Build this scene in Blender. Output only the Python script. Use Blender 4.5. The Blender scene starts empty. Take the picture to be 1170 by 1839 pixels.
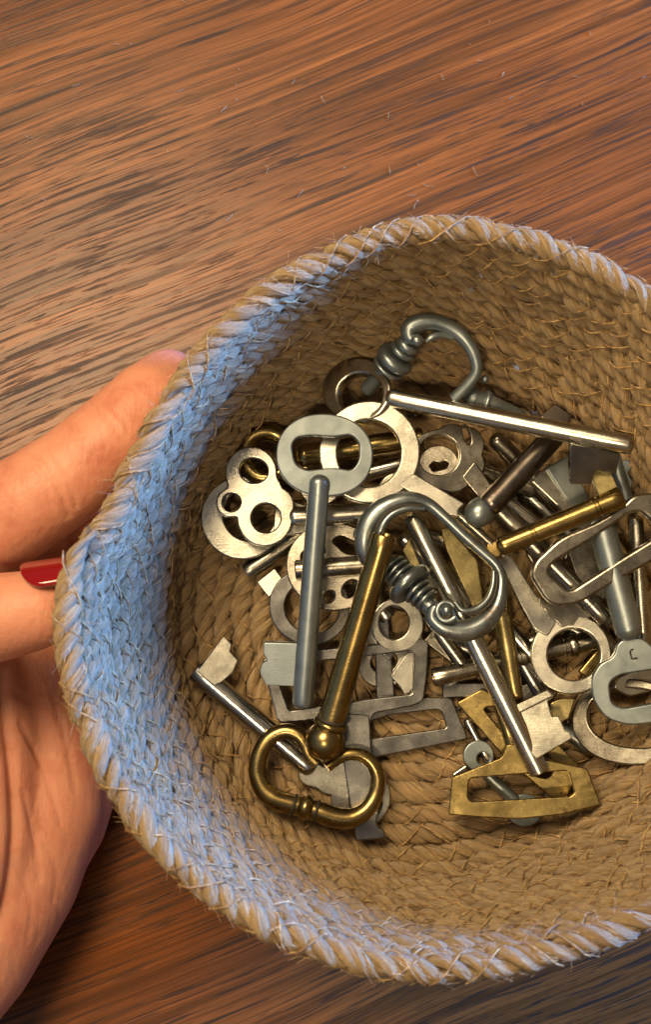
import bpy, bmesh, math, random
import numpy as np
from mathutils import Vector, Matrix

random.seed(7)
rng = np.random.default_rng(7)
CM = 0.01
scene = bpy.context.scene

# ------------------------------------------------------------------ camera
TILT = math.asin(0.15)                       # the phone leans a little away from straight down
CAMP = Vector((-2.03, -2.24, 33.45))         # centimetres
FPX, CX0, CY0 = 2500.0, 585.0, 919.5         # photograph pixels
cam = bpy.data.cameras.new('camera')
cam.sensor_fit = 'VERTICAL'
cam.sensor_height = 36.0
cam.lens = 36.0 * FPX / 1839.0
cam.clip_start = 0.01
cam.clip_end = 20.0
cam.dof.use_dof = True
cam.dof.focus_distance = 0.300
cam.dof.aperture_fstop = 28.0
camo = bpy.data.objects.new('camera', cam)
scene.collection.objects.link(camo)
camo.location = CAMP * CM
camo.rotation_euler = (TILT, 0, 0)
scene.camera = camo

# ------------------------------------------------------------------ world, lamps, exposure
world = bpy.data.worlds.new('World')
scene.world = world
world.use_nodes = True
world.node_tree.nodes['Background'].inputs['Color'].default_value = (1.0, 0.80, 0.62, 1)
world.node_tree.nodes['Background'].inputs['Strength'].default_value = 0.15


def area(name, loc, target, sx, sy, power, color):
    l = bpy.data.lights.new(name, 'AREA')
    l.shape = 'RECTANGLE'
    l.size, l.size_y = sx, sy
    l.energy = power
    l.color = color
    o = bpy.data.objects.new(name, l)
    scene.collection.objects.link(o)
    o.location = loc
    d = Vector(target) - Vector(loc)
    o.rotation_euler = d.to_track_quat('-Z', 'Y').to_euler()
    return o


# warm ceiling lamp above and behind the basket, cool window low on the right
area('ceiling_lamp', (-0.175, 0.205, 0.58), (-0.02, 0.0, 0.03), 0.25, 0.20, 4.5, (1.0, 0.76, 0.45))
area('window', (1.06, 0.34, 0.40), (-0.03, -0.01, 0.06), 0.28, 0.30, 84.0, (0.125, 0.335, 1.0))
# added fill spot without a real source, its narrow beam brightens the basket's inside
sl = bpy.data.lights.new('basket_fill_spot', 'SPOT')
sl.energy = 17.0
sl.color = (1.0, 0.76, 0.45)
sl.shadow_soft_size = 0.05
sl.spot_size = math.radians(12.5)
sl.spot_blend = 0.8
slo = bpy.data.objects.new('basket_fill_spot', sl)
scene.collection.objects.link(slo)
slo.location = (-0.17, -0.30, 0.95)
slo.rotation_euler = (Vector((0.012, 0.022, 0.05)) - Vector(slo.location)).to_track_quat('-Z', 'Y').to_euler()

scene.view_settings.view_transform = 'Standard'
scene.view_settings.look = 'None'
scene.view_settings.gamma = 1.0
scene.view_settings.use_curve_mapping = False
scene.view_settings.exposure = 0.0
scene.render.engine = 'CYCLES'
scene.cycles.use_denoising = True
scene.cycles.max_bounces = 8

# ------------------------------------------------------------------ helpers
RIGHT = Vector((1, 0, 0))
UP = Vector((0, math.cos(TILT), math.sin(TILT)))
BACK = Vector((0, -math.sin(TILT), math.cos(TILT)))
ZF = 2.5                                     # height of the basket's inner floor, cm


def ray(px, py):
    return RIGHT * ((px - CX0) / FPX) - UP * ((py - CY0) / FPX) - BACK


def at(px, py, z):
    d = ray(px, py)
    return CAMP + d * ((z - CAMP.z) / d.z)


def fl(px, py, h):
    """a point h cm above the basket floor"""
    return at(px, py, ZF + h)


def onplane(px, py, o, n):
    d = ray(px, py)
    return CAMP + d * ((o - CAMP).dot(n) / d.dot(n))


def project(p):
    v = Vector(p) - CAMP
    dz = -v.dot(BACK)
    return CX0 + FPX * v.dot(RIGHT) / dz, CY0 - FPX * v.dot(UP) / dz


def px2cm(p):
    return -(Vector(p) - CAMP).dot(BACK) / FPX


def link(name, me, mat, parent=None, loc=(0, 0, 0)):
    o = bpy.data.objects.new(name, me)
    scene.collection.objects.link(o)
    if mat is not None:
        me.materials.clear()
        me.materials.append(mat)
    o.location = loc
    if parent is not None:
        o.parent = parent
    return o


def mesh_from(name, verts, faces, origin=(0, 0, 0), smooth=True, sharp=35, uvs=None):
    """verts in cm, world; stored in metres relative to origin (cm)"""
    v = (np.asarray(verts, float) - np.asarray(origin, float)) * CM
    me = bpy.data.meshes.new(name)
    me.from_pydata(v.tolist(), [], faces)
    if uvs is not None:
        lay = me.uv_layers.new(name='UVMap')
        li = np.empty(len(me.loops), dtype=np.int32)
        me.loops.foreach_get('vertex_index', li)
        lay.data.foreach_set('uv', np.asarray(uvs, np.float32)[li].ravel())
    me.update()
    if smooth:
        me.polygons.foreach_set('use_smooth', np.ones(len(me.polygons), dtype=bool))
        if sharp:
            me.set_sharp_from_angle(angle=math.radians(sharp))
    return me


def frames(P):
    """parallel-transport frames along polyline P (n,3)"""
    P = np.asarray(P, float)
    T = np.gradient(P, axis=0)
    T /= np.linalg.norm(T, axis=1)[:, None] + 1e-12
    N = np.zeros_like(P)
    a = np.array([0, 0, 1.0]) if abs(T[0, 2]) < 0.9 else np.array([1.0, 0, 0])
    N[0] = a - T[0] * a.dot(T[0])
    N[0] /= np.linalg.norm(N[0])
    for i in range(1, len(P)):
        n = N[i - 1] - T[i] * N[i - 1].dot(T[i])
        N[i] = n / (np.linalg.norm(n) + 1e-12)
    return T, N, np.cross(T, N)


def sweep(P, R, sides=14, closed=False, cap=True):
    """tube mesh data; R radii per point"""
    P = np.asarray(P, float)
    R = np.broadcast_to(np.asarray(R, float), (len(P),))
    T, N, B = frames(P)
    if closed:
        # undo the twist between first and last frame
        T0 = (P[1] - P[-1]); T0 /= np.linalg.norm(T0)
        n_end = N[-1] - T0 * N[-1].dot(T0)
        n_end /= np.linalg.norm(n_end)
        ang = math.atan2(n_end.dot(B[0]), n_end.dot(N[0]))
        k = -ang * np.arange(len(P)) / len(P)
        c, s = np.cos(k)[:, None], np.sin(k)[:, None]
        N, B = N * c + B * s, B * c - N * s
    a = np.linspace(0, 2 * np.pi, sides, endpoint=False)
    V = P[:, None] + R[:, None, None] * (N[:, None] * np.cos(a)[None, :, None] + B[:, None] * np.sin(a)[None, :, None])
    n = len(P)
    V = V.reshape(-1, 3)
    F = []
    for i in range(n if closed else n - 1):
        j = (i + 1) % n
        for k in range(sides):
            l = (k + 1) % sides
            F.append((i * sides + k, i * sides + l, j * sides + l, j * sides + k))
    if cap and not closed:
        F.append(tuple(range(sides - 1, -1, -1)))
        F.append(tuple((n - 1) * sides + k for k in range(sides)))
    return V, F


def lathe(A, B, prof, sides=20):
    """profile [(s cm along AB, r cm)], closed at both ends"""
    A = np.asarray(A, float)
    d = np.asarray(B, float) - A
    d /= np.linalg.norm(d)
    u = np.cross(d, [0, 0, 1.0]); u /= np.linalg.norm(u)
    w = np.cross(d, u)
    a = np.linspace(0, 2 * np.pi, sides, endpoint=False)
    ring = u[None] * np.cos(a)[:, None] + w[None] * np.sin(a)[:, None]
    V, F = [], []
    for s, r in prof:
        V.append(A + d * s + ring * max(r, 1e-4))
    V = np.concatenate(V)
    n = len(prof)
    for i in range(n - 1):
        for k in range(sides):
            l = (k + 1) % sides
            F.append((i * sides + k, i * sides + l, (i + 1) * sides + l, (i + 1) * sides + k))
    F.append(tuple(range(sides - 1, -1, -1)))
    F.append(tuple((n - 1) * sides + k for k in range(sides)))
    return V, F


def catmull(pts, n=8, closed=False):
    P = np.asarray(pts, float)
    out = []
    m = len(P)
    rngi = range(m if closed else m - 1)
    for i in rngi:
        g = lambda k: P[k % m] if closed else P[min(max(k, 0), m - 1)]
        p0, p1, p2, p3 = g(i - 1), g(i), g(i + 1), g(i + 2)
        for t in np.linspace(0, 1, n, endpoint=False):
            out.append(0.5 * (2 * p1 + (p2 - p0) * t + (2 * p0 - 5 * p1 + 4 * p2 - p3) * t * t + (3 * p1 - p0 - 3 * p2 + p3) * t ** 3))
    if not closed:
        out.append(P[-1])
    return np.array(out)


# outline helpers, all in photograph pixels, later cast onto a real plane
def Cc(cx, cy, r, n=44):
    return Ee(cx, cy, r, r, 0, n)


def Ee(cx, cy, rx, ry, rot=0, n=44, p=2.0):
    out = []
    c, s = math.cos(math.radians(rot)), math.sin(math.radians(rot))
    for i in range(n):
        a = 2 * math.pi * i / n
        x = rx * math.copysign(abs(math.cos(a)) ** (2 / p), math.cos(a))
        y = ry * math.copysign(abs(math.sin(a)) ** (2 / p), math.sin(a))
        out.append((cx + x * c - y * s, cy + x * s + y * c))
    return out


def Rp(pts, r=6, n=8):
    out = []
    m = len(pts)
    for i in range(m):
        p0, p1, p2 = Vector(pts[i - 1]), Vector(pts[i]), Vector(pts[(i + 1) % m])
        d0, d2 = (p0 - p1), (p2 - p1)
        l = min(r, d0.length * 0.45, d2.length * 0.45)
        a, b = p1 + d0.normalized() * l, p1 + d2.normalized() * l
        for k in range(n + 1):
            t = k / n
            out.append(tuple(a * (1 - t) ** 2 + p1 * 2 * t * (1 - t) + b * t * t))
    return out


def Star(c, circles, n=120):
    """outer outline of a union of circles seen from c"""
    out = []
    for i in range(n):
        a = 2 * math.pi * i / n
        d = (math.cos(a), math.sin(a))
        best = 4.0
        for (x, y, r) in circles:
            ox, oy = c[0] - x, c[1] - y
            b = ox * d[0] + oy * d[1]
            q = b * b - (ox * ox + oy * oy - r * r)
            if q > 0:
                best = max(best, -b + math.sqrt(q))
        out.append(best)
    o2 = np.array(out)
    for _ in range(2):
        o2 = 0.25 * np.roll(o2, 1) + 0.5 * o2 + 0.25 * np.roll(o2, -1)
    return [(c[0] + o2[i] * math.cos(2 * math.pi * i / n), c[1] + o2[i] * math.sin(2 * math.pi * i / n)) for i in range(n)]


def sarea(l):
    return 0.5 * sum(l[i - 1][0] * l[i][1] - l[i][0] * l[i - 1][1] for i in range(len(l)))


# ------------------------------------------------------------------ node helpers
class NT:
    def __init__(self, name):
        self.m = bpy.data.materials.new(name)
        self.m.use_nodes = True
        self.t = self.m.node_tree
        self.b = self.t.nodes['Principled BSDF']
        self.out = self.t.nodes['Material Output']

    def n(self, kind, **kw):
        x = self.t.nodes.new('ShaderNode' + kind)
        for k, v in kw.items():
            setattr(x, k, v)
        return x

    def l(self, a, b):
        self.t.links.new(a, b)

    def coords(self, which='Object', scale=(1, 1, 1), rot=(0, 0, 0)):
        tc = self.n('TexCoord')
        mp = self.n('Mapping')
        mp.inputs['Scale'].default_value = scale
        mp.inputs['Rotation'].default_value = rot
        self.l(tc.outputs[which], mp.inputs['Vector'])
        return mp.outputs['Vector']

    def noise(self, vec, scale, detail=4, rough=0.55, dist=0.0):
        x = self.n('TexNoise')
        x.inputs['Scale'].default_value = scale
        x.inputs['Detail'].default_value = detail
        x.inputs['Roughness'].default_value = rough
        x.inputs['Distortion'].default_value = dist
        self.l(vec, x.inputs['Vector'])
        return x.outputs['Fac']

    def ramp(self, fac, stops, interp='LINEAR'):
        x = self.n('ValToRGB')
        x.color_ramp.interpolation = interp
        e = x.color_ramp.elements
        while len(e) < len(stops):
            e.new(0.5)
        for el, (p, c) in zip(e, stops):
            el.position = p
            el.color = (*c, 1) if len(c) == 3 else c
        self.l(fac, x.inputs['Fac'])
        return x.outputs['Color']

    def mix(self, fac, a, b, mode='MIX'):
        x = self.n('MixRGB', blend_type=mode)
        for i, v in ((0, fac), (1, a), (2, b)):
            if isinstance(v, (int, float)):
                x.inputs[i].default_value = v
            elif isinstance(v, tuple):
                x.inputs[i].default_value = (*v, 1)
            else:
                self.l(v, x.inputs[i])
        return x.outputs[0]

    def math(self, op, a, b=0.0):
        x = self.n('Math', operation=op)
        for i, v in ((0, a), (1, b)):
            if isinstance(v, (int, float)):
                x.inputs[i].default_value = v
            else:
                self.l(v, x.inputs[i])
        return x.outputs[0]

    def bump(self, h, strength, dist, prev=None):
        x = self.n('Bump')
        x.inputs['Strength'].default_value = strength
        x.inputs['Distance'].default_value = dist
        self.l(h, x.inputs['Height'])
        if prev is not None:
            self.l(prev, x.inputs['Normal'])
        return x.outputs['Normal']


def metal(name, c_lo, c_hi, rough, pit=0.4, metallic=1.0, rust=None, mott=220.0, dark=None):
    m = NT(name)
    v = m.coords('Object')
    big = m.noise(v, mott, 5, 0.6)
    fine = m.noise(v, 2600, 2, 0.6)
    col = m.mix(m.ramp(big, [(0.3, (0, 0, 0)), (0.7, (1, 1, 1))]), c_lo, c_hi)
    if dark is not None:
        patina = m.noise(v, 420, 6, 0.72, 0.6)
        col = m.mix(m.ramp(patina, [(0.50, (0, 0, 0)), (0.68, (0.85, 0.85, 0.85))]), col, dark)
    pits = m.ramp(m.noise(v, 1500, 3, 0.7), [(0.63, (0, 0, 0)), (0.72, (1, 1, 1))])
    col = m.mix(m.math('MULTIPLY', pits, pit), col, (0.05, 0.045, 0.035))
    if rust is not None:
        rm = m.ramp(m.noise(v, 160, 6, 0.75), [(0.56, (0, 0, 0)), (0.66, (1, 1, 1))])
        col = m.mix(m.math('MULTIPLY', rm, 0.7), col, rust)
    m.l(col, m.b.inputs['Base Color'])
    m.b.inputs['Metallic'].default_value = metallic
    r = m.math('ADD', m.math('MULTIPLY', big, 0.22), rough - 0.11)
    r = m.math('ADD', r, m.math('MULTIPLY', pits, 0.2 * pit))
    m.l(r, m.b.inputs['Roughness'])
    # scratches: noise stretched one way, and a fine sandy relief
    v2 = m.coords('Object', (300, 4200, 900), (0.3, 0.2, 0.7))
    sc = m.noise(v2, 1.0, 2, 0.5)
    nb = m.bump(sc, 0.06, 0.0002)
    nb = m.bump(fine, 0.07, 0.00015, nb)
    nb = m.bump(m.noise(v, 260, 2), 0.035, 0.0006, nb)
    m.l(nb, m.b.inputs['Normal'])
    return m.m


NICKEL = metal('nickel_satin', (0.45, 0.435, 0.38), (0.57, 0.555, 0.49), 0.27, 0.25)
NICKEL_BRIGHT = metal('nickel_bright', (0.53, 0.50, 0.43), (0.63, 0.60, 0.52), 0.26, 0.1)
NICKEL_DARK = metal('nickel_tarnished', (0.26, 0.24, 0.20), (0.40, 0.375, 0.32), 0.27, 0.45, dark=(0.15, 0.13, 0.10))
STEEL = metal('steel_polished', (0.42, 0.41, 0.38), (0.54, 0.53, 0.49), 0.22, 0.35)
STEEL_GREY = metal('steel_dull', (0.20, 0.198, 0.192), (0.29, 0.286, 0.277), 0.26, 0.3)
STEEL_SPECK = metal('steel_speckled', (0.55, 0.53, 0.45), (0.65, 0.63, 0.54), 0.25, 0.8)
ZINC = metal('zinc_dull', (0.20, 0.24, 0.255), (0.29, 0.33, 0.345), 0.38, 0.3, metallic=0.85)
ZINC_DARK = metal('zinc_aged', (0.17, 0.203, 0.22), (0.28, 0.32, 0.34), 0.33, 0.5, metallic=0.9, rust=(0.13, 0.06, 0.03))
BRASS = metal('brass_old', (0.24, 0.172, 0.066), (0.34, 0.25, 0.10), 0.27, 0.25)
BRASS_BRIGHT = metal('brass_bright', (0.46, 0.37, 0.16), (0.60, 0.50, 0.24), 0.27, 0.6)
BRASS_GOLD = metal('brass_golden', (0.31, 0.228, 0.088), (0.43, 0.33, 0.135), 0.25, 0.5, dark=(0.17, 0.118, 0.046))
IRON = metal('iron_browned', (0.15, 0.132, 0.118), (0.23, 0.20, 0.175), 0.30, 0.6, rust=(0.14, 0.065, 0.035))


def groove_mat():
    m = NT('dark_tarnish')
    m.b.inputs['Base Color'].default_value = (0.035, 0.028, 0.02, 1)
    m.b.inputs['Roughness'].default_value = 0.6
    m.b.inputs['Metallic'].default_value = 0.3
    return m.m


TARNISH = groove_mat()


def wood_mat():
    m = NT('oak_veneer')
    ang = math.radians(23.5)
    tc = m.n('TexCoord')
    mp = m.n('Mapping')
    mp.inputs['Rotation'].default_value = (0, 0, -ang)
    mp.inputs['Scale'].default_value = (100, 100, 100)
    m.l(tc.outputs['Object'], mp.inputs['Vector'])
    v = mp.outputs['Vector']                       # x along the grain, y across, centimetres
    # slow wander of the grain
    mpw = m.n('Mapping'); mpw.inputs['Scale'].default_value = (0.05, 0.09, 0.1); m.l(v, mpw.inputs['Vector'])
    wn = m.n('TexNoise'); wn.inputs['Scale'].default_value = 1.0; wn.inputs['Detail'].default_value = 2
    m.l(mpw.outputs['Vector'], wn.inputs['Vector'])
    off = m.math('MULTIPLY', m.math('SUBTRACT', wn.outputs['Fac'], 0.5), 1.8)
    cb = m.n('CombineXYZ'); m.l(off, cb.inputs['Y'])
    va = m.n('VectorMath', operation='ADD'); m.l(v, va.inputs[0]); m.l(cb.outputs[0], va.inputs[1])
    g = va.outputs[0]

    def st(sx, sy, detail=3, rough=0.55, dist=0.0, oz=0.0):
        q = m.n('Mapping'); q.inputs['Scale'].default_value = (sx, sy, 1); q.inputs['Location'].default_value = (0, 0, oz)
        m.l(g, q.inputs['Vector'])
        return m.noise(q.outputs['Vector'], 1.0, detail, rough, dist)
    broad = st(0.05, 0.45, 3)
    mid = st(0.07, 3.4, 5, 0.65, 0, 3)
    fine = st(0.14, 15, 5, 0.72, 0, 5)
    hair = st(0.30, 42, 3, 0.6, 0, 8)
    col = m.ramp(broad, [(0.30, (0.200, 0.059, 0.013)), (0.5, (0.300, 0.089, 0.017)), (0.70, (0.400, 0.121, 0.021))])
    col = m.mix(m.math('MULTIPLY', m.ramp(mid, [(0.40, (1, 1, 1)), (0.54, (0, 0, 0))]), 0.60), col, (0.070, 0.026, 0.007))
    col = m.mix(m.math('MULTIPLY', m.ramp(fine, [(0.40, (1, 1, 1)), (0.53, (0, 0, 0))]), 0.60), col, (0.058, 0.022, 0.006))
    col = m.mix(m.math('MULTIPLY', m.ramp(hair, [(0.40, (1, 1, 1)), (0.56, (0, 0, 0))]), 0.38), col, (0.055, 0.021, 0.006))
    # long dark vessels and short open pores
    vz = m.ramp(st(0.26, 8.0, 3, 0.6, 0.1, 11), [(0.550, (0, 0, 0)), (0.590, (1, 1, 1))])
    patch = m.ramp(st(0.10, 0.35, 2, 0.5, 0, 17), [(0.34, (0, 0, 0)), (0.60, (1, 1, 1))])
    vz = m.math('MULTIPLY', vz, m.math('ADD', m.math('MULTIPLY', patch, 0.45), 0.55))
    pore = m.ramp(st(0.7, 15.0, 3, 0.6, 0.12, 23), [(0.575, (0, 0, 0)), (0.61, (1, 1, 1))])
    patch2 = m.ramp(st(0.10, 0.28, 2, 0.5, 0, 31), [(0.38, (0.15, 0.15, 0.15)), (0.58, (1, 1, 1))])
    pore = m.math('MULTIPLY', pore, patch2)
    dk = m.math('MAXIMUM', m.math('MULTIPLY', vz, 0.9), pore)
    col = m.mix(m.math('MULTIPLY', dk, 0.88), col, (0.022, 0.014, 0.007))
    m.l(col, m.b.inputs['Base Color'])
    m.l(m.math('ADD', m.math('MULTIPLY', dk, 0.20), m.math('ADD', m.math('MULTIPLY', fine, 0.14), 0.25)), m.b.inputs['Roughness'])
    m.b.inputs['Specular IOR Level'].default_value = 0.22
    nb = m.bump(m.math('SUBTRACT', 1.0, dk), 0.18, 0.0002)
    nb = m.bump(fine, 0.06, 0.0002, nb)
    m.l(nb, m.b.inputs['Normal'])
    return m.m


def jute_mat(name, tint=(1, 1, 1), uv=True):
    m = NT(name)
    if uv:
        tc = m.n('TexCoord')
        mp = m.n('Mapping'); mp.inputs['Scale'].default_value = (34, 1.9, 1); m.l(tc.outputs['UV'], mp.inputs['Vector'])
        fib = m.noise(mp.outputs['Vector'], 1.0, 6, 0.75, 0.5)
        mp2 = m.n('Mapping'); mp2.inputs['Scale'].default_value = (5, 1.3, 1); m.l(tc.outputs['UV'], mp2.inputs['Vector'])
        clump = m.noise(mp2.outputs['Vector'], 1.0, 3, 0.6)
    else:
        v = m.coords('Object')
        fib = m.noise(v, 900, 2)
        clump = m.noise(v, 200, 2)
    base = m.ramp(fib, [(0.28, (0.130 * tint[0], 0.066 * tint[1], 0.020 * tint[2])),
                        (0.48, (0.430 * tint[0], 0.265 * tint[1], 0.100 * tint[2])),
                        (0.70, (0.730 * tint[0], 0.540 * tint[1], 0.275 * tint[2]))])
    base = m.mix(m.math('MULTIPLY', m.ramp(clump, [(0.35, (1, 1, 1)), (0.6, (0, 0, 0))]), 0.5), base,
                 (0.20 * tint[0], 0.125 * tint[1], 0.055 * tint[2]))
    m.l(base, m.b.inputs['Base Color'])
    m.b.inputs['Roughness'].default_value = 0.72
    m.b.inputs['Specular IOR Level'].default_value = 0.25
    m.b.inputs['Sheen Weight'].default_value = 0.25
    m.b.inputs['Sheen Roughness'].default_value = 0.5
    if uv:
        nb = m.bump(fib, 1.0, 0.0008)
        m.l(nb, m.b.inputs['Normal'])
    return m.m


JUTE = jute_mat('jute_rope')
FUZZ = jute_mat('jute_fibre', (1.15, 1.12, 1.05), uv=False)
THREAD = jute_mat('jute_thread', (0.85, 0.80, 0.70), uv=False)
WOOD = wood_mat()

# ------------------------------------------------------------------ table
bm = bmesh.new()
bmesh.ops.create_grid(bm, x_segments=1, y_segments=1, size=0.75)
me = bpy.data.meshes.new('table_top')
bm.to_mesh(me); bm.free()
table = link('table_top', me, WOOD)
table['kind'] = 'structure'
table['label'] = 'dark orange brown oak table top with black open grain'

# ------------------------------------------------------------------ basket
RIMPX = [(1170, 494), (1000, 412), (900, 384), (800, 372), (700, 384), (620, 413), (500, 470), (430, 520), (350, 600), (290, 680),
         (230, 790), (175, 905), (122, 975), (97, 1080), (105, 1200), (140, 1330), (240, 1510), (330, 1600), (430, 1670),
         (560, 1728), (700, 1767), (889, 1759), (1053, 1713), (1170, 1667)]
ZRIM = 8.5
ra, rr = [], []
for (x, y) in RIMPX:
    p = at(x, y, ZRIM)
    ra.append(math.atan2(p.y, p.x)); rr.append(math.hypot(p.x, p.y))
for a in np.linspace(-0.75, 0.75, 7):        # the side outside the picture is round
    ra.append(a); rr.append(7.0)
o = np.argsort(ra)
ra = np.array(ra)[o]; rr = np.array(rr)[o]
RA = np.concatenate([ra - 2 * np.pi, ra, ra + 2 * np.pi])
RR = np.tile(rr, 3)
_t = np.linspace(-np.pi, np.pi, 721)
_r = np.interp(_t, RA, RR)
_k = np.hanning(23); _k /= _k.sum()
_rs = np.convolve(np.concatenate([_r[-41:-1], _r, _r[1:41]]), _k, 'same')[40:-40]


def rim_radius(th):
    th = (np.asarray(th) + np.pi) % (2 * np.pi) - np.pi
    return np.interp(th, _t, _rs)


NF, NW = 11.6, 15.0
COR = 0.238                                  # cord radius
TH0 = math.radians(169)


def snoise(seed, n=64):
    r = np.random.default_rng(seed)
    a = r.normal(size=n)
    def f(x):
        x = np.asarray(x) % n
        i = np.floor(x).astype(int); t = x - i
        t = t * t * (3 - 2 * t)
        return a[i % n] * (1 - t) + a[(i + 1) % n] * t
    return f


nz1, nz2 = snoise(1, 256), snoise(2, 256)


def cord(tau):
    """centre line of the coiled rope at turn tau, cm"""
    tau = np.asarray(tau, float)
    th = TH0 - 2 * np.pi * (tau - NF - NW)
    u = np.clip((tau - NF) / NW, 0, 1)
    rf = 0.14 + (5.22 - 0.14) * np.clip(tau / NF, 0, 1)
    R1 = rim_radius(th) - 0.24
    Rmean = 6.72
    bulge = 0.16 * np.sin(np.pi * u)
    rw = 5.22 + 0.20 * np.clip(u * NW, 0, 1) + (Rmean - 5.42) * u + bulge + (R1 - Rmean) * u ** 1.1
    r = np.where(tau < NF, rf, rw)
    z = ZF - COR + np.where(tau < NF, 0.0, (ZRIM - (ZF - COR)) * u)
    r = r + 0.035 * nz1(tau * 9.3)
    z = z + 0.03 * nz2(tau * 8.1) * np.where(tau < NF, 0.4, 1.0)
    return np.stack([r * np.cos(th), r * np.sin(th), z], -1)


# arc length along the spiral
TT = np.linspace(0.15, NF + NW, 26000)
CP = cord(TT)
SL = np.concatenate([[0], np.cumsum(np.linalg.norm(np.diff(CP, axis=0), axis=1))])


def cross_frame(tau):
    """n points to the inside of the basket, b along the wall upward"""
    e = 1e-3
    T = cord(tau + e) - cord(tau - e)
    T /= np.linalg.norm(T, axis=-1)[..., None]
    c = cord(tau)
    rad = np.stack([c[..., 0], c[..., 1], np.zeros_like(c[..., 0])], -1)
    rad /= np.linalg.norm(rad, axis=-1)[..., None] + 1e-9
    w = np.clip((tau - NF + 0.6) / 1.2, 0, 1)[..., None]
    n = (np.array([0, 0, 1.0]) * (1 - w) + (-rad * 0.97 + np.array([0, 0, 0.22])) * w)
    n = n - T * (n * T).sum(-1)[..., None]
    n /= np.linalg.norm(n, axis=-1)[..., None]
    b = np.cross(T, n)
    return T, n, b


basket = bpy.data.objects.new('basket', None)
scene.collection.objects.link(basket)
BO = Vector((0, 0, ZF - 2 * COR))
basket.location = BO * CM
basket['label'] = 'round coiled jute rope basket full of old keys, held in a hand'
basket['category'] = 'basket'
PITCH, NST = 1.12, 3
SR, SO = 0.130, 0.126                        # strand radius and its distance from the cord's centre
sn = [snoise(10 + k, 512) for k in range(NST)]
edges = [0.15] + [NF - 11 + k for k in range(1, 11)] + [NF + k for k in range(0, int(NW) + 1)]
edges = sorted(set(round(e, 4) for e in edges))
for a, b in zip(edges[:-1], edges[1:]):
    s0, s1 = np.interp([a, b], TT, SL)
    n = max(12, int((s1 - s0) / 0.085))
    s = np.linspace(s0 - 0.03, s1 + 0.03, n)
    tau = np.interp(s, SL, TT)
    c = cord(tau)
    T, nn, bb = cross_frame(tau)
    sides = 12
    V, F, UV = [], [], []
    taper = np.ones(n)
    if b == edges[-1]:
        taper = np.clip((s1 + 0.03 - s) / 1.2, 0.25, 1) ** 0.5
    for k in range(NST):
        ph = 2 * np.pi * (s / PITCH + k / NST) + 0.5 * sn[k](s * 0.6 + 100)
        wob = 1 + 0.14 * sn[k](s * 1.3)
        ctr = c + (SO * taper * wob)[:, None] * (nn * np.cos(ph)[:, None] + bb * np.sin(ph)[:, None])
        R = SR * taper * (1 + 0.13 * sn[k](s * 2.1 + 40))
        Tc, N2, B2 = frames(ctr)
        # radial reference so that the fibres keep their place on the strand
        rd = nn * np.cos(ph)[:, None] + bb * np.sin(ph)[:, None]
        rd = rd - Tc * (rd * Tc).sum(1)[:, None]
        rd /= np.linalg.norm(rd, axis=1)[:, None]
        bd = np.cross(Tc, rd)
        ang = np.linspace(0, 2 * np.pi, sides + 1)
        base = len(V) * n * (sides + 1)
        grv = 1 + 0.075 * np.sin(ang[None] * 6 + 2.6 * s[:, None] + k) * (0.6 + 0.5 * sn[k](s * 3.0 + 9))[:, None] + rng.normal(0, 0.018, (n, sides + 1))
        grv[:, -1] = grv[:, 0]
        vv = ctr[:, None] + (R[:, None] * grv)[:, :, None] * (rd[:, None] * np.cos(ang)[None, :, None] + bd[:, None] * np.sin(ang)[None, :, None])
        V.append(vv.reshape(-1, 3))
        uu = (ang[None] / (2 * np.pi) + 0.35 * s[:, None] + k * 3.7)
        UV.append(np.stack([np.broadcast_to(uu, (n, sides + 1)), np.broadcast_to(s[:, None] * 1.0 + k * 17.3, (n, sides + 1))], -1).reshape(-1, 2))
        i = np.arange(n - 1)[:, None] * (sides + 1) + np.arange(sides)[None] + base
        F.append(np.stack([i, i + 1, i + sides + 2, i + sides + 1], -1).reshape(-1, 4))
    # added thin cord behind the seam to the coil before, blocks light leaking through
    if a >= 1.15:
        ctr = 0.5 * (c + cord(tau - 1.0)) - nn * 0.10
        Tc, N2, B2 = frames(ctr)
        ang = np.linspace(0, 2 * np.pi, sides + 1)
        base = len(V) * n * (sides + 1)
        V.append((ctr[:, None] + 0.075 * (N2[:, None] * np.cos(ang)[None, :, None] + B2[:, None] * np.sin(ang)[None, :, None])).reshape(-1, 3))
        UV.append(np.stack([np.broadcast_to(ang[None] / 6.28 + 0.5 * s[:, None], (n, sides + 1)), np.broadcast_to(s[:, None] + 91.0, (n, sides + 1))], -1).reshape(-1, 2))
        i = np.arange(n - 1)[:, None] * (sides + 1) + np.arange(sides)[None] + base
        F.append(np.stack([i, i + 1, i + sides + 2, i + sides + 1], -1).reshape(-1, 4))
    me = mesh_from('rope_coil', np.concatenate(V), np.concatenate(F).tolist(), BO, sharp=None, uvs=np.concatenate(UV))
    link('rope_coil', me, JUTE, basket)

# stitches: thin thread slanting over each coil on the inner side
V, F = [], []
nv = 0


def add_thread(P, R, sides=5):
    global nv
    v, f = sweep(P, R, sides, cap=False)
    V.append(v)
    F.extend([tuple(i + nv for i in q) for q in f])
    nv += len(v)


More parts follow.
